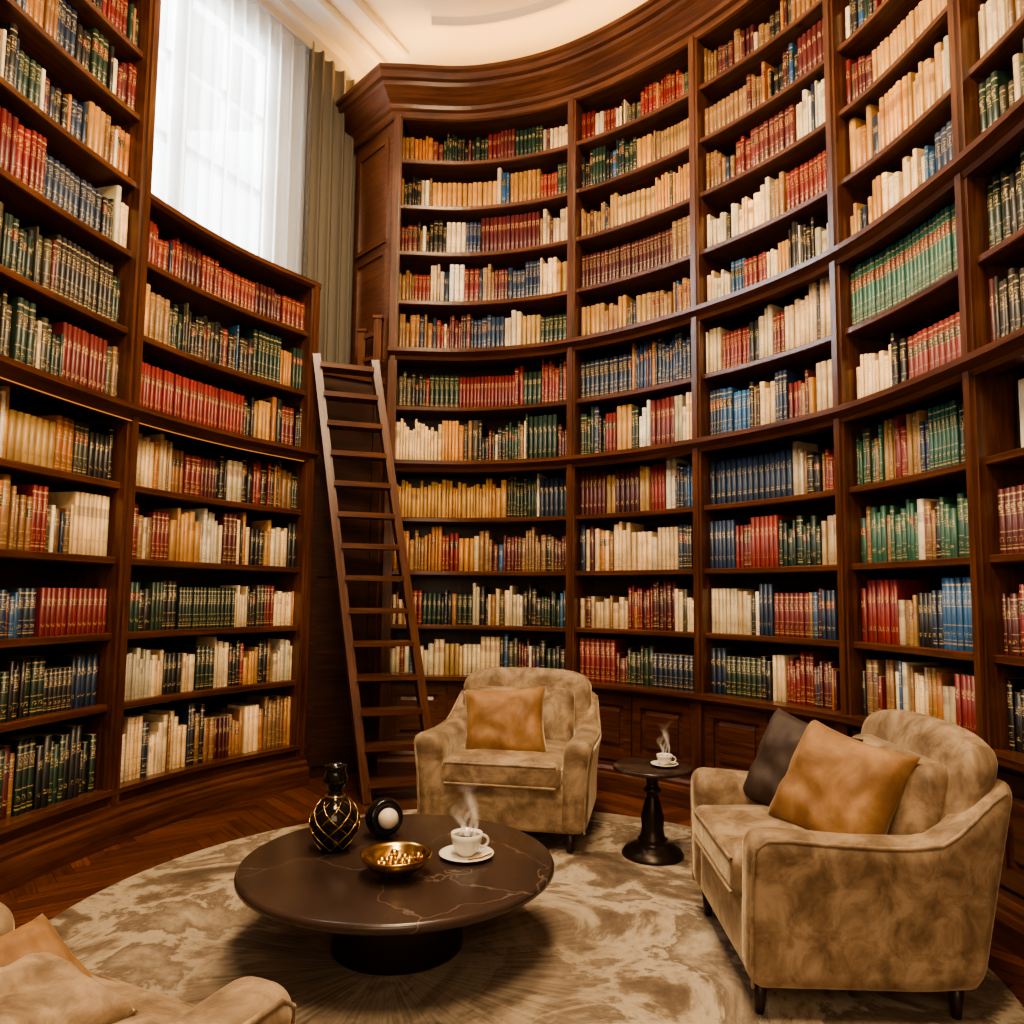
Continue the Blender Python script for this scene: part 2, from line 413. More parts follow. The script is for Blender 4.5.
# corner panel + landing behind ladder ---------------------------------------
mb = MB()
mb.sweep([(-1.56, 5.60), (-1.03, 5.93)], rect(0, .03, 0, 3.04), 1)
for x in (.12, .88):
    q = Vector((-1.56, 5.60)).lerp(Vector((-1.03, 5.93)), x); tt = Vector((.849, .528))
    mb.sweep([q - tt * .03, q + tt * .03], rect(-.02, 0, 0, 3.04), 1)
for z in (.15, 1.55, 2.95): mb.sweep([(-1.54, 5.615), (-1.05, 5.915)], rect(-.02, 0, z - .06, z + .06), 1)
b0 = len(mb.v)
poly = [(-1.56, 5.57), (-1.02, 5.90), (-1.38, 6.26), tuple(Wp(.62, -.05)), tuple(Wp(.05, -.05))]
for z in (3.04, 3.09):
    for p in poly: mb.v.append((p[0], p[1], z))
mb.face([b0 + 5 + i for i in range(5)], poly, 0); mb.face([b0 + 4 - i for i in range(5)], poly, 0)
for i in range(5):
    j = (i + 1) % 5; mb.face([b0 + i, b0 + j, b0 + 5 + j, b0 + 5 + i], [(0, 0), (.5, 0), (.5, .05), (0, .05)], 0)
mb.make("landing_platform", [M_WOOD, M_WOODD])
mb = MB()
for (x, y, h) in ((-1.09, 5.86, .47), (-1.24, 5.98, .40)):
    mb.box(x - .03, x + .03, y - .03, y + .03, 3.09, 3.09 + h)
    mb.box(x - .04, x + .04, y - .04, y + .04, 3.09 + h, 3.115 + h)
    mb.box(x - .038, x + .038, y - .038, y + .038, 3.09, 3.17)
mb.beam((-1.09, 5.86, 3.45), (-1.24, 5.98, 3.45), (0, 0, 1), .04, .03)
mb.beam((-1.09, 5.86, 3.25), (-1.24, 5.98, 3.25), (0, 0, 1), .03, .03)
mb.make("newel_railing", [M_WOOD])

# ------------------------------------------------------------------ books
PAL = dict(G=(.012, .030, .019), g=(.052, .046, .028), R=(.160, .018, .016), M=(.080, .015, .017), B=(.012, .025, .058), b=(.022, .085, .20),
           Y=(.40, .22, .075), O=(.35, .135, .035), C=(.57, .45, .28), K=(.013, .012, .012), T=(.22, .112, .048), W=(.70, .62, .48), t=(.020, .088, .066))
bv = []; bf = []; buv = []; bcol = []; bdec = []; bsm = []
def add_book(path, s, w, z, h, dep, d0, col, sty, g, tilt=0.):
    p, t, n = path.at(s); b = len(bv)
    hw = w / 2 - .0008; e = min(.014, hw * .7)
    sec = [(-hw, dep)] + [(-hw * math.cos(math.pi * k / 4), e * (1 - math.sin(math.pi * k / 4))) for k in range(5)] + [(hw, dep)]
    m = len(sec)
    for zz in (0, h):
        for (x, d) in sec:
            sh = tilt * zz
            q = p + t * (x + sh) + n * (d0 + d); bv.append((q.x, q.y, z + zz))
    for j in range(m - 1):
        bf.append((b + j, b + j + 1, b + m + j + 1, b + m + j))
        sp = 1. if 1 <= j <= 4 else 0.
        u0, u1 = (j - 1) / 4, j / 4
        buv.extend([(u0, 0), (u1, 0), (u1, 1), (u0, 1)] if sp else [(0, 0)] * 4)
        bcol.extend([col] * 4); bdec.extend([(sty, g, sp)] * 4); bsm.append(1 <= j <= 4)
    bf.append(tuple(b + m + j for j in range(m))); buv.extend([(0, 0)] * m)
    pg = (.40, .32, .21); bcol.extend([pg] * m); bdec.extend([(0, 0, 0)] * m); bsm.append(False)
def fill_row(path, s0, s1, z, pat, clear=.36):
    s0 += .045; s1 -= .045; n = len(pat); seg = (s1 - s0) / n
    s = s0; prev = None; setw = seth = sty = g = 0; setd = .03
    while s < s1 - .02:
        ch = pat[min(int((s - s0) / seg), n - 1)]
        if ch != prev or rng.random() < (.06 if ch not in 'CWKT' else .16):
            prev = ch; setw = rng.uniform(.025, .041); seth = rng.uniform(.60, .88) * clear; setd = rng.uniform(.022, .05)
            sty = rng.random(); g = rng.random(); jit = .0 if rng.random() < (.70 if ch in 'tBRGMYOb' else .35) else .10
            base = PAL[ch]; k = rng.uniform(.75, 1.3); hs = rng.uniform(-.14, .14)
            base = (base[0] * k * (1 + hs), base[1] * k, base[2] * k * (1 - hs))
        c = base; w = setw; h = seth
        if jit:
            w = setw * rng.uniform(.5, 1.25); h = seth * rng.uniform(.80, 1.12); sty = rng.random(); g = rng.random()
            if rng.random() < .20: c = PAL[rng.choice('CKKRTOBbMTWg')]
        k = rng.uniform(.85, 1.15); c = (min(c[0] * k, .85), min(c[1] * k, .75), min(c[2] * k, .6))
        w = min(w, s1 - s)
        if w < .012: break
        add_book(path, s + w / 2, w, z + .0005, min(h, clear - .02), rng.uniform(.19, .22), setd + rng.uniform(0, .012), c, sty, g, rng.uniform(-.006, .006))
        s += w + rng.uniform(.0002, .0012) + (.004 if rng.random() < .02 else 0)
rowsR = {
 0: ["CCCCYCCCgMWGK", "CRGKGCCCKGG", "OTORYTMMTTM", "YYYYYYYGGBB", "CCCYgKKGGGM", "gKGGRRRRGRR", "TTRMBBCYGG", "TRCWRTMBBCY", "MKKCBMMMMCC", "KKYYYYbYYRG", "TOMGKGRMGGCC"],
 1: ["RRRMGGBBBB", "CCCCRRMMCC", "CCCCCCCCBK", "MMYMMYRWBb", "GKRYGWRRCC", "BBBBBBBBBB", "YYTYYYTYTT", "MMMMMMMMTT", "YYYYYYYYYY", "KGKGGYTYYY", "RCRCgRRRRG"],
 2: ["BGGGKCRRMMM", "CCCCBRRRMBb", "BBRRRGGGCC", "BBBBBBCKRR", "BbbKCBRYCC", "CRRKCRCCCC", "CCbRRCYKKCC", "CCCCCTRRRR", "TTRRMMMCCC", "TTTTTKMMMM", "TMTMTKMTTT"],
 3: ["TTTCCYCCRRK", "RRRCYKBbbbB", "tttttttttt", "ttYRYBttGK", "CCCKRRRRRT", "tttttttttt", "YYYCCCCbBBb", "YYYYYYYYCY", "RMYYYYYYYY", "KGKRYYTYYY", "RRMMYYYYYY"],
 4: ["KGKCKRRMM", "MRRRBBBCC", "MMRRRMMRR", "", "KKMCYYCCC", "GKGKGGRRR", "GgGKTTTMM", "CCTRRKKCC", "YYYYYYTTT", "CCCCBBBRR", "MMRRGGGYY"]}
rowsA = ["KGGGGGGKGKKG", "MMKGKGKKBB", "KBBbBRRRR", "TTOTTRTTCCC", "YYYYYYOgKK", "gggGgGRRRg", "ggGGgKKKKKG", "RRRRBBBBKC", "TKGBKBYTO", "YYOTBKGRR", "gGGGGGKRG", "KKRRBKGGM"]
rowsB = ["WCWCCKTMTCTTY", "CCCKCGCKYKCC", "GKGKGGGGCKRCC", "RTRYYWCMCKYCK", "CCCTRMKCKKKTG", "RRRRRRRRKYKRK", "YTGKKKKKGGOG", "RRRMRRRRMMRR"]
def clearance(zs, i, top): return (zs[i + 1] if i + 1 < len(zs) else top) - zs[i] - .04
ltr = "CKGRMBYTCGRYKMCT"
for bay in range(len(rp) - 1):
    for i, z in enumerate(LV[1:]):
        pat = rowsR[bay][i] if bay in rowsR else ''.join(rng.choice(ltr) * rng.randint(1, 4) for _ in range(5))
        if not pat: continue
        fill_row(R, rp[bay], rp[bay + 1], z, pat, clearance(LV, i + 1, 5.26))
for bay in range(len(lp) - 1):
    for i, z in enumerate(LV):
        if bay == 4:
            if i >= 8: continue
            pat = rowsB[i]
        elif bay == 3: pat = rowsA[i]
        else: pat = ''.join(rng.choice(ltr) * rng.randint(1, 4) for _ in range(5))
        cl = (3.64 - z) if (bay == 4 and i == 7) else clearance(LV, i, 5.26)
        fill_row(Lp, lp[bay], lp[bay + 1], z, pat, cl)
me = D.meshes.new("books"); me.from_pydata(bv, [], bf)
l = me.uv_layers.new(name="UVMap"); l.data.foreach_set("uv", [x for u in buv for x in u])
ca = me.color_attributes.new("Col", 'FLOAT_COLOR', 'CORNER'); ca.data.foreach_set("color", [x for c in bcol for x in (*c, 1.)])
ca = me.color_attributes.new("Deco", 'FLOAT_COLOR', 'CORNER'); ca.data.foreach_set("color", [x for c in bdec for x in (*c, 1.)])
me.polygons.foreach_set("use_smooth", bsm); me.materials.append(M_BOOK)
COL.objects.link(D.objects.new("shelved_books", me))

fe = MB()
p, t, n = R.at(rp[4] + .24); c = p + n * .10; tt = (t.x, t.y, 0); nn = (n.x, n.y, 0)
fe.obox((c.x, c.y, 1.97 + .165), tt, nn, (0, 0, 1), .13, .010, .163, 0)
c2 = p + n * .089; fe.obox((c2.x, c2.y, 2.135), tt, nn, (0, 0, 1), .112, .002, .145, 1)
c3 = p + n * .086; fe.obox((c3.x, c3.y, 2.10), tt, nn, (0, 0, 1), .06, .002, .07, 0)
fe.make("picture_frame", [M_BLACK, M_IVORY])

# ------------------------------------------------------------------ room shell
fl = MB(); fcol = []
fl.box(-3.3, 2.9, -1.5, 7.2, -.12, -.001); fcol += [(.03, .012, .006)] * 24
W_, L_ = .085, .51; ang = math.radians(38); ca_, sa_ = math.cos(ang), math.sin(ang)
def plank(x0, y0, x1, y1, horiz):
    cx, cy = (x0 + x1) / 2, (y0 + y1) / 2; X = cx * ca_ - cy * sa_; Y = cx * sa_ + cy * ca_ + 3.
    if not (-3.2 < X < 2.8 and -1.4 < Y < 6.9): return
    g = .0012; pts = []
    for (x, y) in ((x0 + g, y0 + g), (x1 - g, y0 + g), (x1 - g, y1 - g), (x0 + g, y1 - g)):
        pts.append((x * ca_ - y * sa_, x * sa_ + y * ca_ + 3., .0008))
    o = rng.random() * 30
    uv = [(0 + o, o), (L_ + o, o), (L_ + o, W_ + o), (o, W_ + o)] if horiz else [(o, W_ + o), (o, o), (L_ + o, o), (L_ + o, W_ + o)]
    fl.quad3(pts, uv); k = rng.uniform(.6, 1.35); c = (.125 * k, .041 * k, .016 * k)
    fcol.extend([c] * 4)
for j in range(-110, 110):
    for m in range(-10, 11):
        o = m * 2 * L_
        plank(o + j * W_, j * W_, o + j * W_ + L_, (j + 1) * W_, True)
        plank(o + j * W_, (j + 1) * W_, o + (j + 1) * W_, (j + 1) * W_ + L_, False)
fo = fl.make("floor", [M_FLOOR])
ca = fo.data.color_attributes.new("Col", 'FLOAT_COLOR', 'CORNER'); ca.data.foreach_set("color", [x for c in fcol for x in (*c, 1.)])

CZ = 6.0
mb = MB(); mb.box(-3.3, 2.9, -1.5, 7.2, CZ, CZ + .12); mb.make("ceiling", [M_CEIL])
mb = MB()
mb.sweep([Wp(-2.6, -.0), Wp(.95, -.0)], [(0, 5.80), (-.03, 5.80), (-.05, 5.84), (-.10, 5.86), (-.14, 5.92), (-.20, 5.94), (-.24, 6.0), (0, 6.0)], 0)
for d in (-.42, -.66): mb.sweep([Wp(-2.6, d), Wp(.7, d)], [(0, 6.0), (0, 5.965), (-.02, 5.94), (-.05, 5.94), (-.07, 5.965), (-.07, 6.0)], 0)
mb.make("trim_1", [M_CEIL])
mb = MB()
# curved dropped soffit following the bookcase: its outer edge closes the lit cove
mb.sweep(R.sub(.30, R.L), [(-.20, 6.0), (-.20, 5.92), (-.215, 5.905), (-.245, 5.90), (-.27, 5.915), (-.30, 5.93), (-.34, 5.935), (-.80, 5.935), (-.83, 5.92), (-.87, 5.92), (-.90, 5.945), (-.92, 6.0)], 0)
mb.make("trim_2", [M_CEIL])
mb = MB(); mb.sweep([Vector((-1.47, 6.62)), Vector((-1.12, 6.34))] + R.sub(.0, R.L)[1:] + [Vector((2.05, -1.4))], rect(.45 - 0, .55, 0, 6.0), 0); mb.make("wall_right", [M_WALL])
mb = MB(); mb.sweep([Vector((-2.43, -1.4))] + Lp.sub(0, lp[4] + .05), rect(.42, .52, 0, 6.0), 0); mb.make("wall_left", [M_WALL])
mb = MB(); mb.box(-3.2, 2.8, -1.5, -1.4, 0, 6.0); mb.make("wall_rear", [M_WALL])
WA, WB_, WZ0, WZ1 = -1.75, -.08, 3.2, 5.72
mb = MB()
mb.sweep([Wp(-2.4), Wp(1.05)], rect(0, .15, 0, WZ0)); mb.sweep([Wp(-2.4), Wp(1.05)], rect(0, .15, WZ1, 6.0))
mb.sweep([Wp(-2.4), Wp(WA)], rect(0, .15, WZ0, WZ1)); mb.sweep([Wp(WB_), Wp(1.05)], rect(0, .15, WZ0, WZ1))
mb.make("wall_window", [M_WALL])
mb = MB()
mb.sweep([Wp(WA), Wp(WB_)], rect(.03, .12, WZ0, WZ0 + .09)); mb.sweep([Wp(WA), Wp(WB_)], rect(.03, .12, WZ1 - .09, WZ1))
for s, w in ((WA + .045, .09), (WB_ - .045, .09), ((WA + WB_) / 2, .13)): mb.sweep([Wp(s - w / 2), Wp(s + w / 2)], rect(.03, .12, WZ0, WZ1))
for k in (1, 3): 
    s = WA + (WB_ - WA) * k / 4; mb.sweep([Wp(s - .02), Wp(s + .02)], rect(.045, .10, WZ0, WZ1))
for z in (3.85, 4.5, 5.1): mb.sweep([Wp(WA), Wp(WB_)], rect(.045, .10, z - .022, z + .022))
mb.make("window_1", [M_WHITE])
def curtain(name, s0, s1, d, z0, z1, amp, wl, mat, th=0.):
    mb = MB(); n = int((s1 - s0) / (wl / 12)); nz = 14; idx = []
    for i in range(n + 1):
        s = s0 + (s1 - s0) * i / n; row = []
        for k in range(nz + 1):
            z = z0 + (z1 - z0) * k / nz
            ph = 2 * math.pi * s / wl + 1.6 * noise.noise(Vector((s * 3, 0, 1)))
            a = amp * (1 - .35 * k / nz) * (1 + .6 * noise.noise(Vector((s * 5, z * .4, 3))))
            p = Wp(s + .3 * a * math.cos(ph * 2), d + a * math.sin(ph)); row.append(len(mb.v)); mb.v.append((p.x, p.y, z))
        idx.append(row)
    for i in range(n):
        for k in range(nz): mb.face([idx[i][k], idx[i + 1][k], idx[i + 1][k + 1], idx[i][k + 1]], [(0, 0)] * 4, 0, True)
    return mb.make(name, [mat])
curtain("sheer_curtain", -2.1, .18, -.09, 3.15, 5.86, .042, .12, M_SHEER)
curtain("drape_curtain", .10, .86, -.17, 3.11, 5.86, .06, .13, M_DRAPE)
mb = MB(); mb.sweep([Wp(-2.2), Wp(.9)], rect(-.13, -.09, 5.862, 5.88)); mb.make("curtain_rail", [M_WHITE])
mb = MB(); mb.sweep(Lp.sub(0, Lp.L - .1), rect(-.042, -.037, 2.319, 2.324)); mb.make("led_strip", [M_LED])
mb = MB(); mb.sweep([Vector((-1.40, 6.28))] + R.sub(0, R.L), rect(.010, .045, 5.662, 5.67)); mb.make("led_strip.001", [M_LED2])

# ------------------------------------------------------------------ rug
def lathe(name, prof, mat, seg=48, parent=None, loc=(0, 0, 0), smooth=True, sub=0):
    mb = MB(); rings = []
    for r, z in prof:
        if r < 1e-6: rings.append([len(mb.v)]); mb.v.append((0, 0, z))
        else:
            rings.append(list(range(len(mb.v), len(mb.v) + seg)))
            for k in range(seg): a = 2 * math.pi * k / seg; mb.v.append((r * math.cos(a), r * math.sin(a), z))
    for A, B in zip(rings, rings[1:]):
        for k in range(seg):
            j = (k + 1) % seg
            if len(A) == 1 and len(B) == 1: continue
            if len(A) == 1: f = [A[0], B[j], B[k]]
            elif len(B) == 1: f = [A[k], A[j], B[0]]
            else: f = [A[k], A[j], B[j], B[k]]
            mb.face(f, [(k / seg, 0)] * len(f), 0, smooth)
    o = mb.make(name, [mat], parent); o.location = loc; return o
lathe("round_rug", [(0, .002), (1.80, .002), (1.83, .006), (1.83, .013), (1.81, .018), (0, .018)], M_RUG, 128, loc=(-.05, 3.1, 0), smooth=False)

# ------------------------------------------------------------------ soft furniture helpers
def rbox(name, sx, sy, sz, r, mat, parent=None, deform=None, loc=(0, 0, 0), rot=(0, 0, 0), mid=8):
    import bmesh
    bm = bmesh.new(); S = (sx / 2, sy / 2, sz / 2)
    def samples(s):
        e = [-s + r * q for q in (0, .3, .6, .85, 1.)]
        m = [(-s + r) + (2 * (s - r)) * k / mid for k in range(1, mid)]
        return e + m + [-x for x in reversed(e)]
    cs = [samples(s) for s in S]
    for ax in range(3):
        u, v = (ax + 1) % 3, (ax + 2) % 3
        for sg in (-1, 1):
            g = []
            for a in cs[u]:
                row = []
                for b_ in cs[v]:
                    p = [0, 0, 0]; p[ax] = sg * S[ax]; p[u] = a; p[v] = b_
                    inn = [max(-(S[i] - r), min(S[i] - r, p[i])) for i in range(3)]
                    d = Vector([p[i] - inn[i] for i in range(3)])
                    q = Vector(inn) + d.normalized() * r
                    row.append(bm.verts.new(q))
                g.append(row)
            for i in range(len(g) - 1):
                for j in range(len(g[0]) - 1):
                    f = [g[i][j], g[i + 1][j], g[i + 1][j + 1], g[i][j + 1]]
                    if sg < 0: f.reverse()
                    bm.faces.new(f)
    bmesh.ops.remove_doubles(bm, verts=bm.verts, dist=1e-5)
    if deform:
        for v in bm.verts: v.co = Vector(deform(v.co.x, v.co.y, v.co.z))
    for f in bm.faces: f.smooth = True
    me = D.meshes.new(name); bm.to_mesh(me); bm.free(); me.materials.append(mat)
    o = D.objects.new(name, me); COL.objects.link(o); o.location = loc; o.rotation_euler = rot
    if parent: o.parent = parent
    return o
def sst(a, b_, x):
    t = min(1, max(0, (x - a) / (b_ - a))); return t * t * (3 - 2 * t)
def tube(name, pts, r, mat, parent=None, cyclic=False):
    cu = D.curves.new(name, 'CURVE'); cu.dimensions = '3D'; cu.bevel_depth = r; cu.bevel_resolution = 3
    sp = cu.splines.new('POLY'); sp.points.add(len(pts) - 1)
    for q, p in zip(sp.points, pts): q.co = (*p, 1)
    sp.use_cyclic_u = cyclic
    tmp = D.objects.new(name + "_c", cu); COL.objects.link(tmp)
    dg = bpy.context.evaluated_depsgraph_get(); me = D.meshes.new_from_object(tmp.evaluated_get(dg))
    D.objects.remove(tmp); me.materials.clear(); me.materials.append(mat)
    for p in me.polygons: p.use_smooth = True
    o = D.objects.new(name, me); COL.objects.link(o)
    if parent: o.parent = parent
    return o
ZB = .10
def armchair(name, loc, rz, sc=(1, 1, 1)):
    e = empty(name, loc, rz); e.scale = sc
    rbox("base", .86, .82, .26, .03, M_VEL, e, loc=(0, -.02, ZB + .13))
    def seatd(x, y, z):
        k = (1 - (x / .34) ** 2) * (1 - (y / .38) ** 2)
        return (x, y, z + (.03 * max(0, k) if z > 0 else 0) + .006 * noise.noise(Vector((x * 6, y * 6, z * 4))))
    rbox("seat_cushion", .67, .76, .15, .045, M_VEL, e, seatd, loc=(0, -.09, .40), mid=14)
    def arm_xyz(sg, x, y, zf):
        top = .595 - .02 * sst(.42, .0, -y) + .20 * sst(.16, .46, y)
        Z = ZB + zf * (top - ZB)
        X = x * (1 + .10 * sst(.6, 1, zf)) + sg * (.035 * zf ** 2.2) * (1 - .8 * sst(.1, .44, y)) - sg * .02 * sst(.15, .45, y)
        Y = y + .09 * zf * sst(.05, .44, y) - .05 * (1 - zf) * sst(.1, .44, y)
        return (X, Y, Z)
    for sg in (-1, 1):
        def armd(x, y, z, sg=sg):
            return arm_xyz(sg, x, y, max(0, (z + .235) / .47))
        rbox("arm_%s" % ("left" if sg < 0 else "right"), .155, .90, .47, .062, M_VEL, e, armd, loc=(sg * .40, 0, 0), mid=16)
        pts = []
        for y, zf in [(-.440, .03), (-.440, .3), (-.440, .6), (-.438, .80), (-.428, .90), (-.39, .955), (-.3, .965), (-.15, .965), (0, .965), (.1, .965), (.2, .965), (.25, .965), (.3, .965), (.35, .965), (.40, .955)]:
            X, Y, Z = arm_xyz(sg, sg * .062, y, zf); pts.append((X + sg * .40, Y, Z))
        tube("piping_%s" % ("left" if sg < 0 else "right"), pts, .0065, M_VEL, e)
    def backd(x, y, z):
        zf = max(0, (z + .37) / .74)
        f = abs(x) / .43
        Z = ZB + .01 + zf * (.775 - .05 * f ** 5 + .01 * math.cos(x * 4))
        Y = .35 + y * (1 - .2 * zf) + .115 * zf ** 1.2 - .05 * (1 - zf) - .02 * f ** 2.5
        return (x * (1 - .03 * zf ** 3), Y, Z)
    rbox("back", .87, .16, .74, .055, M_VEL, e, backd, mid=14)
    def cushd(x, y, z):
        k = max(0, (1 - (x / .32) ** 2) * (1 - (z / .21) ** 2))
        return (x, y - (.045 * k if y < 0 else 0) + .13 * (z / .46), z)
    rbox("back_cushion", .66, .14, .36, .055, M_VEL, e, cushd, loc=(0, .28, .60))
    tube("seat_piping", [(-.31, -.468, .455), (.31, -.468, .455)], .006, M_VEL, e)
    tube("seat_piping_low", [(-.31, -.468, .345), (.31, -.468, .345)], .006, M_VEL, e)
    for sx in (-1, 1):
        for sy in (-1, 1):
            o = lathe("leg_%d" % (1 + (sx > 0) + 2 * (sy > 0)), [(0, 0), (.015, 0), (.018, .01), (.030, ZB + .02), (0, ZB + .02)], M_LEG, 16, e, (sx * .38, sy * .355 - .035, .0))
    return e
CHZ = .018
armchair("armchair", (0.03, 4.49, CHZ), math.radians(-11), (.97, .95, .98))
armchair("armchair.001", (1.175, 2.91, CHZ), math.radians(-92), (.98, .88, 1.0))
armchair("armchair.002", (-1.04, 1.33, CHZ), math.radians(155))

def pillow(name, w, h, th, mat, loc, mtx):
    n = 30; mb = MB(); idx = {}
    for side in (1, -1):
        for i in range(n + 1):
            for j in range(n + 1):
                a = -1 + 2 * i / n; b_ = -1 + 2 * j / n
                edge = i in (0, n) or j in (0, n)
                if side < 0 and edge: idx[(side, i, j)] = idx[(1, i, j)]; continue
                k = (max(0, 1 - a ** 4) * max(0, 1 - b_ ** 4)) ** .5
                pin = 1 - .10 * (1 - a * a) * abs(b_) ** 3 ; pin2 = 1 - .10 * (1 - b_ * b_) * abs(a) ** 3
                wr = 1 + .25 * noise.noise(Vector((a * 2.2, b_ * 2.2, side * 3 + w * 9))) + .12 * noise.noise(Vector((a * 7, b_ * 3, w * 5)))
                z = side * th / 2 * k * wr
                idx[(side, i, j)] = len(mb.v); mb.v.append((a * w / 2 * pin2, b_ * h / 2 * pin, z))
        for i in range(n):
            for j in range(n):
                f = [idx[(side, i, j)], idx[(side, i + 1, j)], idx[(side, i + 1, j + 1)], idx[(side, i, j + 1)]]
                if side < 0: f.reverse()
                mb.face(f, [(0, 0)] * 4, 0, True)
    o = mb.make(name, [mat]); o.location = loc; o.rotation_euler = mtx.to_euler(); return o
def PR(yaw, lean, roll):
    return Matrix.Rotation(math.radians(yaw), 3, 'Z') @ Matrix.Rotation(math.radians(lean), 3, 'X') @ Matrix.Rotation(math.radians(roll), 3, 'Z')
pillow("throw_pillow", .49, .41, .17, M_PGOLD, (-.03, 4.36, .635), PR(-8, 68, 4))
pillow("throw_pillow.001", .43, .42, .17, M_PDARK, (1.18, 3.13, .66), PR(-58, 66, -10))
pillow("throw_pillow.002", .47, .43, .18, M_PGOLD, (1.21, 2.82, .66), PR(-60, 62, -9))
pillow("throw_pillow.003", .22, .22, .08, M_PGOLD, (-1.025, 1.66, .54), PR(62, 38, 8))
pillow("throw_pillow.004", .34, .30, .12, M_VEL, (-.95, 1.50, .53), PR(50, 8, 12))

# ------------------------------------------------------------------ coffee table
TX, TY, TZ = -.425, 3.01, .335
e = empty("coffee_table", (TX, TY, 0))
lathe("top", [(0, .295), (.57, .295), (.592, .300), (.602, .309), (.602, .322), (.596, .333), (.585, .335), (0, .335)], M_MARBLE, 96, e)
lathe("pedestal", [(0, .018), (.25, .018), (.252, .03), (.238, .15), (.235, .27), (.245, .295), (0, .295)], M_BRONZE, 64, e)
# vase
e = empty("vase", (-.70, 3.10, TZ))
VP = [(.0, 0), (.045, 0), (.055, .006), (.078, .04), (.096, .085), (.098, .12), (.085, .16), (.058, .195), (.034, .212), (.029, .225), (.034, .24), (.046, .262), (.048, .285), (.040, .305), (.038, .32), (.046, .33), (.038, .332), (.03, .31), (0, .25)]
lathe("body", VP, M_BLACK, 48, e)
def vr(z):
    for (r0, z0), (r1, z1) in zip(VP[1:16], VP[2:17]):
        if z0 <= z <= z1: return r0 + (r1 - r0) * (z - z0) / (z1 - z0 + 1e-9)
    return .04
for k in range(8):
    for sg in (-1, 1):
        pts = []
        for i in range(25):
            z = .012 + .185 * i / 24; a = k * math.pi / 4 + sg * 2.2 * i / 24; r = vr(z) + .001
            pts.append((r * math.cos(a), r * math.sin(a), z))
        tube("lattice_%d" % (k * 2 + (sg > 0)), pts, .0016, M_GOLD, e)
lathe("neck_ring", [(.030, .205), (.040, .207), (.040, .214), (.030, .216)], M_GOLD, 32, e)
# orb ornament
e = empty("orb_sculpture", (-.53, 3.27, TZ))
o = lathe("shell", [(0, -.08)] + [(.08 * math.sin(a), -.08 * math.cos(a)) for a in [math.pi * k / 20 for k in range(1, 15)]] + [(.045, .035), (.03, .02), (0, .018)], M_BLACK, 40, e, (0, 0, .08)); o.rotation_euler = (math.radians(78), 0, math.radians(30))
lathe("ivory_ball", [(0, -.042)] + [(.042 * math.sin(math.pi * k / 16), -.042 * math.cos(math.pi * k / 16)) for k in range(1, 16)] + [(0, .042)], M_IVORY, 32, e, (.026, -.050, .088))
# bowl
e = empty("brass_bowl", (-.41, 2.83, TZ))
lathe("bowl", [(0, 0), (.05, 0), (.055, .006), (.06, .012), (.10, .035), (.125, .065), (.130, .078), (.126, .080), (.118, .066), (.095, .042), (.05, .022), (0, .018)], M_GOLD, 56, e)
for k in range(9):
    a = k * 2.4; r = .022 + .0075 * k; rr = .018
    lathe("bead_%d" % k, [(0, -rr)] + [(rr * math.sin(math.pi * q / 10), -rr * math.cos(math.pi * q / 10)) for q in range(1, 10)] + [(0, rr)], M_GOLD, 16, e, (r * math.cos(a), r * math.sin(a), .045 + .0015 * k))
def cup(name, loc, k, rz, steam=.16):
    e = empty(name, loc, rz)
    lathe("saucer", [(0, 0), (.05 * k, 0), (.06 * k, .004), (.098 * k, .014), (.10 * k, .017), (.095 * k, .018), (.055 * k, .008), (0, .007)], M_PORC, 48, e)
    lathe("cup", [(0, .008), (.028 * k, .008), (.03 * k, .014), (.045 * k, .03), (.056 * k, .055 * k + .01), (.058 * k, .085 * k), (.055 * k, .086 * k), (.052 * k, .06 * k), (.03 * k, .022), (0, .02)], M_PORC, 48, e)
    lathe("coffee", [(.0, .0), (.0535 * k, 0), (.0, .0005)], M_COFFEE, 32, e, (0, 0, .074 * k))
    pts = []
    for i in range(13):
        a = -math.pi / 2 + math.pi * i / 12
        pts.append((.052 * k + .03 * k * math.cos(a), 0, .05 * k + .022 * k * math.sin(a)))
    tube("handle", pts, .005 * k, M_PORC, e)
    tube("spoon", [(-.02 * k, -.085 * k, .02), (.03 * k, -.08 * k, .02), (.075 * k, -.06 * k, .024)], .003, M_GOLD, e)
    mb = MB()
    for q in range(5):
        x0 = (-.024 + .012 * q) * k; y0 = .01 * (q % 2) - .005; prev = None
        for i in range(29):
            f = i / 28; z = .075 * k + f * steam * (.65 + .12 * q)
            cx = x0 + .026 * k * math.sin(f * 7 + q * 1.7) * (f + .2); cy = y0 + .015 * k * math.cos(f * 5 + q); w = (.008 + .018 * f) * k
            b = len(mb.v); mb.v += [(cx - w, cy, z), (cx + w, cy + .004, z)]
            if i: mb.face([b - 2, b - 1, b + 1, b], [(0, pf), (1, pf), (1, f), (0, f)], 0, True)
            pf = f
    o = mb.make("steam", [M_STEAM], e); o.rotation_euler = (0, 0, -rz)
    return e
cup("coffee_cup", (-.165, 3.03, TZ + .0005), 1.08, math.radians(20), .21)
# side table
e = empty("side_table", (.75, 4.03, 0))
lathe("top", [(0, .452), (.195, .452), (.205, .458), (.205, .470), (.20, .475), (0, .475)], M_MARBLE, 64, e)
lathe("stem", [(0, .0185), (.158, .0185), (.160, .032), (.150, .036), (.148, .050), (.118, .056), (.112, .070), (.078, .080), (.070, .092), (.078, .104), (.064, .115), (.056, .16), (.060, .21), (.046, .27), (.032, .315), (.028, .335), (.044, .345), (.046, .355), (.034, .365), (.028, .38), (.034, .42), (.06, .452), (0, .452)], M_BRONZE, 48, e)
cup("coffee_cup.001", (.81, 4.01, .4755), .72, 0, .17)

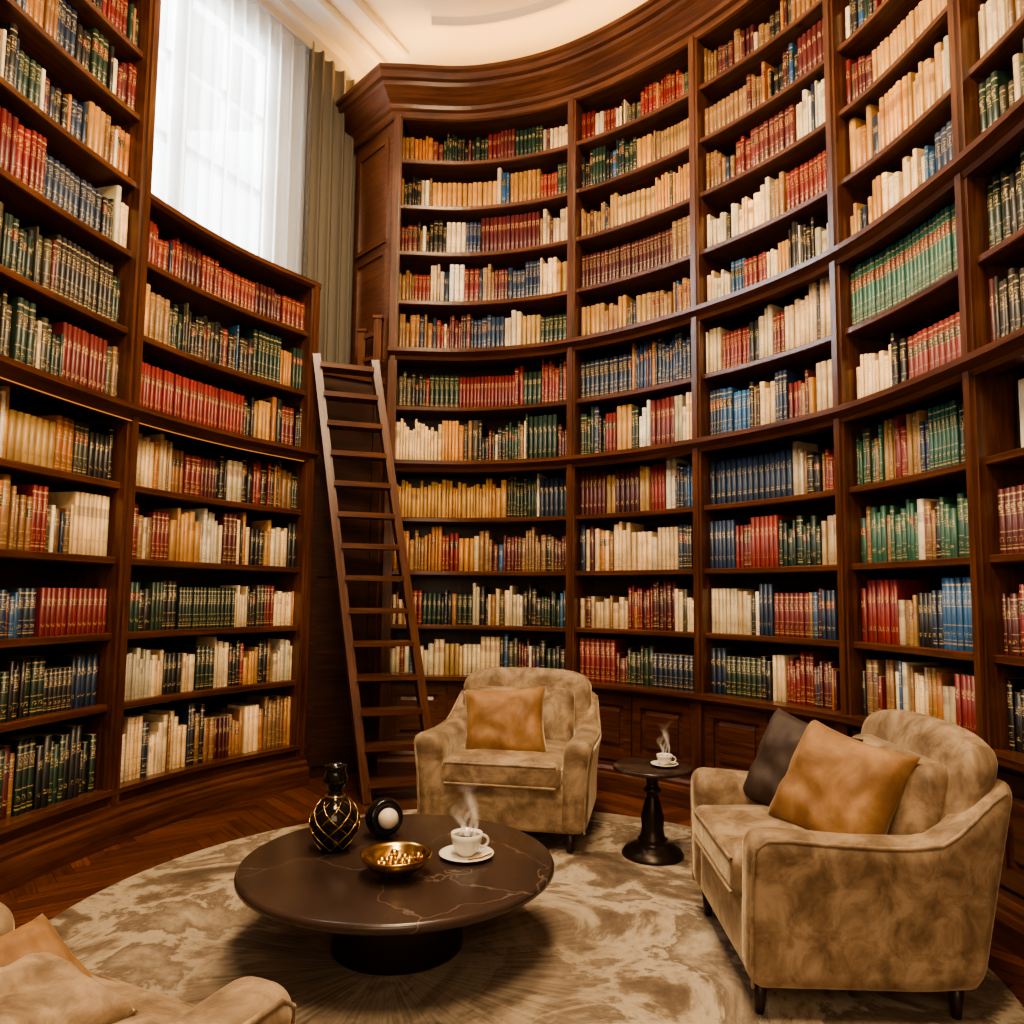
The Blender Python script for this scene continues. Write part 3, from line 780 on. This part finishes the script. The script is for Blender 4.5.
# ------------------------------------------------------------------ ladder
e = empty("library_ladder")
bl, tl_ = Vector((-.93, 5.02, .0)), Vector((-1.475, 5.46, 3.12))
wv = Vector((.44, .15, 0)); wd = wv.normalized(); topw = wv * .93
mb = MB(); dpt = Vector((-wd.y, wd.x, 0))
mb.beam(bl, tl_, wd, .056, .10); mb.make("rail_left", [M_WOOD], e)
mb = MB(); mb.beam(bl + wv, tl_ + topw, wd, .056, .10); mb.make("rail_right", [M_WOOD], e)
nT = 14
for k in range(nT):
    f = (k + .55) / (nT - .1); A = bl.lerp(tl_, f); B = (bl + wv).lerp(tl_ + topw, f)
    mb = MB(); c = (A + B) / 2; mb.obox(c, wd, dpt, (0, 0, 1), (B - A).length / 2 - .02, .08, .018); mb.make("tread_%d" % (k + 1), [M_WOOD], e)

# ------------------------------------------------------------------ lights
def area(name, loc, rot, size, power, col, shape='DISK', sy=None):
    l = D.lights.new(name, 'AREA'); l.shape = shape; l.size = size
    if sy: l.size_y = sy
    l.energy = power; l.color = col; o = D.objects.new(name, l); COL.objects.link(o); o.location = loc; o.rotation_euler = rot; return o
WARM = (1, .74, .455)
area("ceiling_light", (-.1, 3.2, 5.85), (0, 0, 0), 1.3, 265, WARM)
area("ceiling_light.001", (0, .6, 5.6), (math.radians(25), 0, 0), 1.3, 195, WARM)
area("rear_fill_light", (.0, -1.3, 2.6), (math.radians(95), 0, 0), 2.2, 56, (1, .81, .585), 'RECTANGLE', 2.0)  # added front fill from behind the camera; wall_rear has no window opening
wc = Wp(-.9, .7)
wd_dir = Vector((.878, -.478, -.6)).normalized()
o = area("daylight_window", (wc.x, wc.y, 4.7), (0, 0, 0), 2.2, 400, (.88, .94, 1), 'RECTANGLE', 2.6)
o.rotation_euler = wd_dir.to_track_quat('-Z', 'Y').to_euler()
w = D.worlds.new("sky"); scene.world = w; w.use_nodes = True
w.node_tree.nodes["Background"].inputs[0].default_value = (.90, .95, 1, 1); w.node_tree.nodes["Background"].inputs[1].default_value = 5.0
try: scene.view_settings.look = 'AgX - Medium High Contrast'
except Exception as ex: print("look", ex)

# ------------------------------------------------------------------ camera
cam = D.cameras.new("camera"); co = D.objects.new("camera", cam); COL.objects.link(co)
cam.sensor_width = 36; cam.lens = 36 * 750 / 1024; co.location = (0, 0, 1.35)
co.rotation_euler = (Matrix.Rotation(math.radians(94.8), 3, 'X') @ Matrix.Rotation(math.radians(.6), 3, 'Z')).to_euler()
cam.shift_y = .0215
cam.clip_start = .05
scene.camera = co
print("books", len(bf), scene.view_settings.view_transform, scene.view_settings.look)
